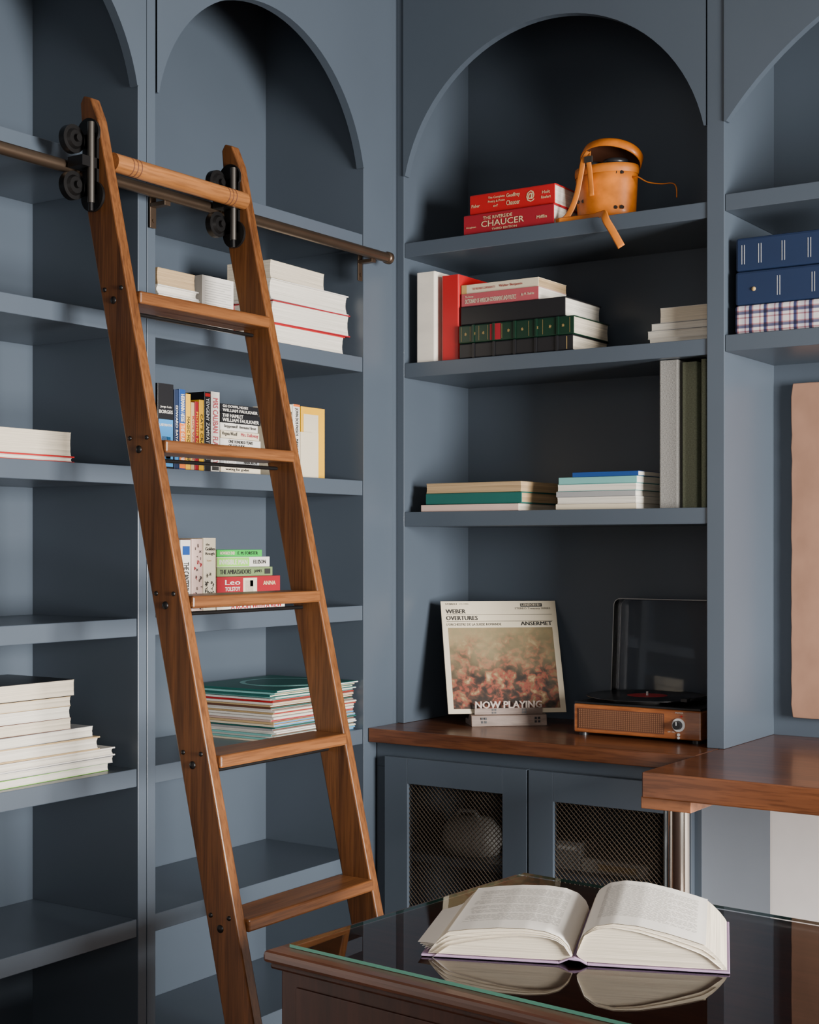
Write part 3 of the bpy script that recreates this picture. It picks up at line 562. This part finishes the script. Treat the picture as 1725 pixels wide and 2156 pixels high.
# ---------------------------------------------------------------- desk in the foreground
DZ=.77
A=onZ(610,1988,DZ+.005); B=onZ(1055,1830,DZ+.005)
dx0,dy0,dy1=A.x,A.y,B.y
DR=math.radians(-5)
dk=thing('writing_desk','dark polished wooden desk with moulded edge in the foreground','desk',(dx0,dy0,0),DR)
W,Dp=1.5,dy1-dy0
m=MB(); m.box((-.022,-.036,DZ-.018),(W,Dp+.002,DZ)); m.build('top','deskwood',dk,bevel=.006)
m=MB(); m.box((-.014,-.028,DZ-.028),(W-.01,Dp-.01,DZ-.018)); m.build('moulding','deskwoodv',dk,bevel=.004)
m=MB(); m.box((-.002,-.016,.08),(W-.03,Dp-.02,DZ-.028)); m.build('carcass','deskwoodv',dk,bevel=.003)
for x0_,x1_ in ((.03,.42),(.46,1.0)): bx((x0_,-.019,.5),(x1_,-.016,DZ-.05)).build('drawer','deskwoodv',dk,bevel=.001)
for x in (.02,W-.1):
    for y in (-.01,Dp-.08): bx((x,y,.0),(x+.06,y+.06,.08)).build('foot','deskwoodv',dk)
gl=thing('glass_top','clear glass sheet with green edge on the dark desk','glass sheet',(dx0,dy0,DZ+.0005),DR)
t_=.0048; m=MB(); w_=W-.02
m.add([(0,0,0),(w_,0,0),(w_,Dp,0),(0,Dp,0),(0,0,t_),(w_,0,t_),(w_,Dp,t_),(0,Dp,t_)],[(4,5,6,7)],0); m.build('pane','glass',gl)
m=MB(); m.add([(0,0,0),(w_,0,0),(w_,Dp,0),(0,Dp,0),(0,0,t_),(w_,0,t_),(w_,Dp,t_),(0,Dp,t_)],[(0,1,5,4),(1,2,6,5),(2,3,7,6),(3,0,4,7)],0); m.build('polished_edge','glassedge',gl)
# open book
gz=DZ+.0062; gp=onZ(1210,2030,gz)
ob=thing('open_book','thick open book lying on the glass topped desk','book',(gp.x,gp.y,gz),math.radians(33.93-12))
LB=.272
topR=[(.003,.014),(.006,.030),(.014,.044),(.03,.055),(.055,.060),(.09,.058),(.13,.050),(.165,.041),(.182,.036)]
topL=[(.003,.012),(.008,.024),(.02,.036),(.04,.043),(.07,.046),(.11,.045),(.15,.041),(.182,.036)]
def interp(T,x):
    for (a,b_),(c,d) in zip(T,T[1:]):
        if a<=x<=c: t=(x-a)/(c-a); return b_+(d-b_)*t
    return T[-1][1]
for sgn,T in ((1,topR),(-1,topL)):
    poly=[(.006,.010),(.016,.0045),(.05,.004),(.212,.004),(.210,.008),(.202,.018),(.192,.028)]+[(x,z) for x,z in T[::-1]]
    poly=[(sgn*x,z) for x,z in poly]
    if sgn<0: poly=poly[::-1]
    MB().prism(poly,'y',0,LB,smooth=False).build('page_block','pgl',ob)
    xs_=[.004+.179*i/40 for i in range(41)]; m=MB()
    vs=[(sgn*x,y,interp(T,x)+.0012) for x in xs_ for y in (-.001,LB+.001)]
    m.add(vs,[(2*i,2*i+2,2*i+3,2*i+1) for i in range(40)],0,True); m.build('page','page',ob)
    k=MB()
    nl=38 if sgn<0 else 33
    for i in range(nl):
        y=LB-.028-(LB-.07)*i/nl; x=.028+(.004 if i%7==0 else 0)
        if sgn<0 and i%10==9: continue
        xend=.166 if i%6 else .12
        while x<xend:
            w2=random.uniform(.003,.011); x2=min(x+w2,.17); n_=2; vs=[]
            for q in range(n_+1):
                xx=x+(x2-x)*q/n_; zz=interp(T,xx)+.0015; vs+=[(sgn*xx,y,zz),(sgn*xx,y+.0015,zz)]
            k.add(vs,[(2*q,2*q+2,2*q+3,2*q+1) for q in range(n_)]); x=x2+.0020
    k.build('printed_text','fadeink',ob)
for j,xe in enumerate((.198,.206,.211)):
    for sgn,T in ((1,topR),(-1,topL)):
        if sgn>0 and j==2: continue
        m=MB(); vs=[]
        for i in range(21):
            x=.004+(xe-.004)*i/20; z=interp(T,min(x,.182))-.006*(j+1)*(x/.2)-.0005-.001*j
            if x>.182: z-=(x-.182)*.7
            vs+=[(sgn*x,-.002*(j+1),z),(sgn*x,LB+.002*(j+1),z)]
        m.add(vs,[(2*i,2*i+2,2*i+3,2*i+1) for i in range(20)],0,True); m.build('loose_page','page',ob)
m=MB(); m.box((-.222,-.004,0),(-.022,LB+.004,.003)); m.box((.018,-.004,0),(.216,LB+.004,.003))
m.prism([(-.022,0),(-.022,.003),(-.008,.009),(.0,.0105),(.008,.008),(.018,.003),(.018,0),(.008,.005),(-.008,.0065)][::-1],'y',-.004,LB+.004)
m.build('cover','lavender',ob,bevel=.001)
for q in range(6):
    e=-.212-.0038*q; m=MB(); m.add([(e,.003*q+.002,.0045+.002*q),(-.195,.002*q,.022-.0012*q),(-.175,.002*q,.035-.002*q),(-.175,LB-.003*q,.035-.002*q),(-.195,LB-.003*q,.022-.0012*q),(e,LB-.012*q,.0045+.002*q)],[(0,1,4,5),(1,2,3,4)],0,True)
    m.build('fanned_leaf','page',ob)
# ---------------------------------------------------------------- light
def area(name,loc,target,size,sy,energy,col=(1,1,1),spread=180):
    l=bpy.data.lights.new(name,'AREA'); l.shape='RECTANGLE'; l.size=size; l.size_y=sy; l.energy=energy; l.color=col; l.spread=math.radians(spread)
    o=bpy.data.objects.new(name,l); COL.objects.link(o); o.location=loc; d=Vector(target)-Vector(loc); o.rotation_euler=d.to_track_quat('-Z','Y').to_euler(); return o
area('window_light',(4.4,-1.35,1.25),(0,-.75,.65),1.3,1.5,235,(1,.975,.94),115)
area('fill_light',(2.6,-4.4,1.6),(.4,0,.9),1.6,1.6,13,(1,.95,.90),130)  # weak fill added behind the camera, no lamp of the room
w=bpy.data.worlds.new('World'); bpy.context.scene.world=w; w.use_nodes=True; bg=w.node_tree.nodes['Background']; bg.inputs[0].default_value=(.95,.97,1,1); bg.inputs[1].default_value=.05
cd=bpy.data.cameras.new('Camera'); cm=bpy.data.objects.new('Camera',cd); COL.objects.link(cm); cm.location=CAM; cm.rotation_euler=(math.pi/2,0,math.radians(33.93))
cd.sensor_width=36; cd.clip_start=.05; bpy.context.scene.camera=cm
cd.lens=F/2156*36; cd.shift_y=(HY-1078)/2156
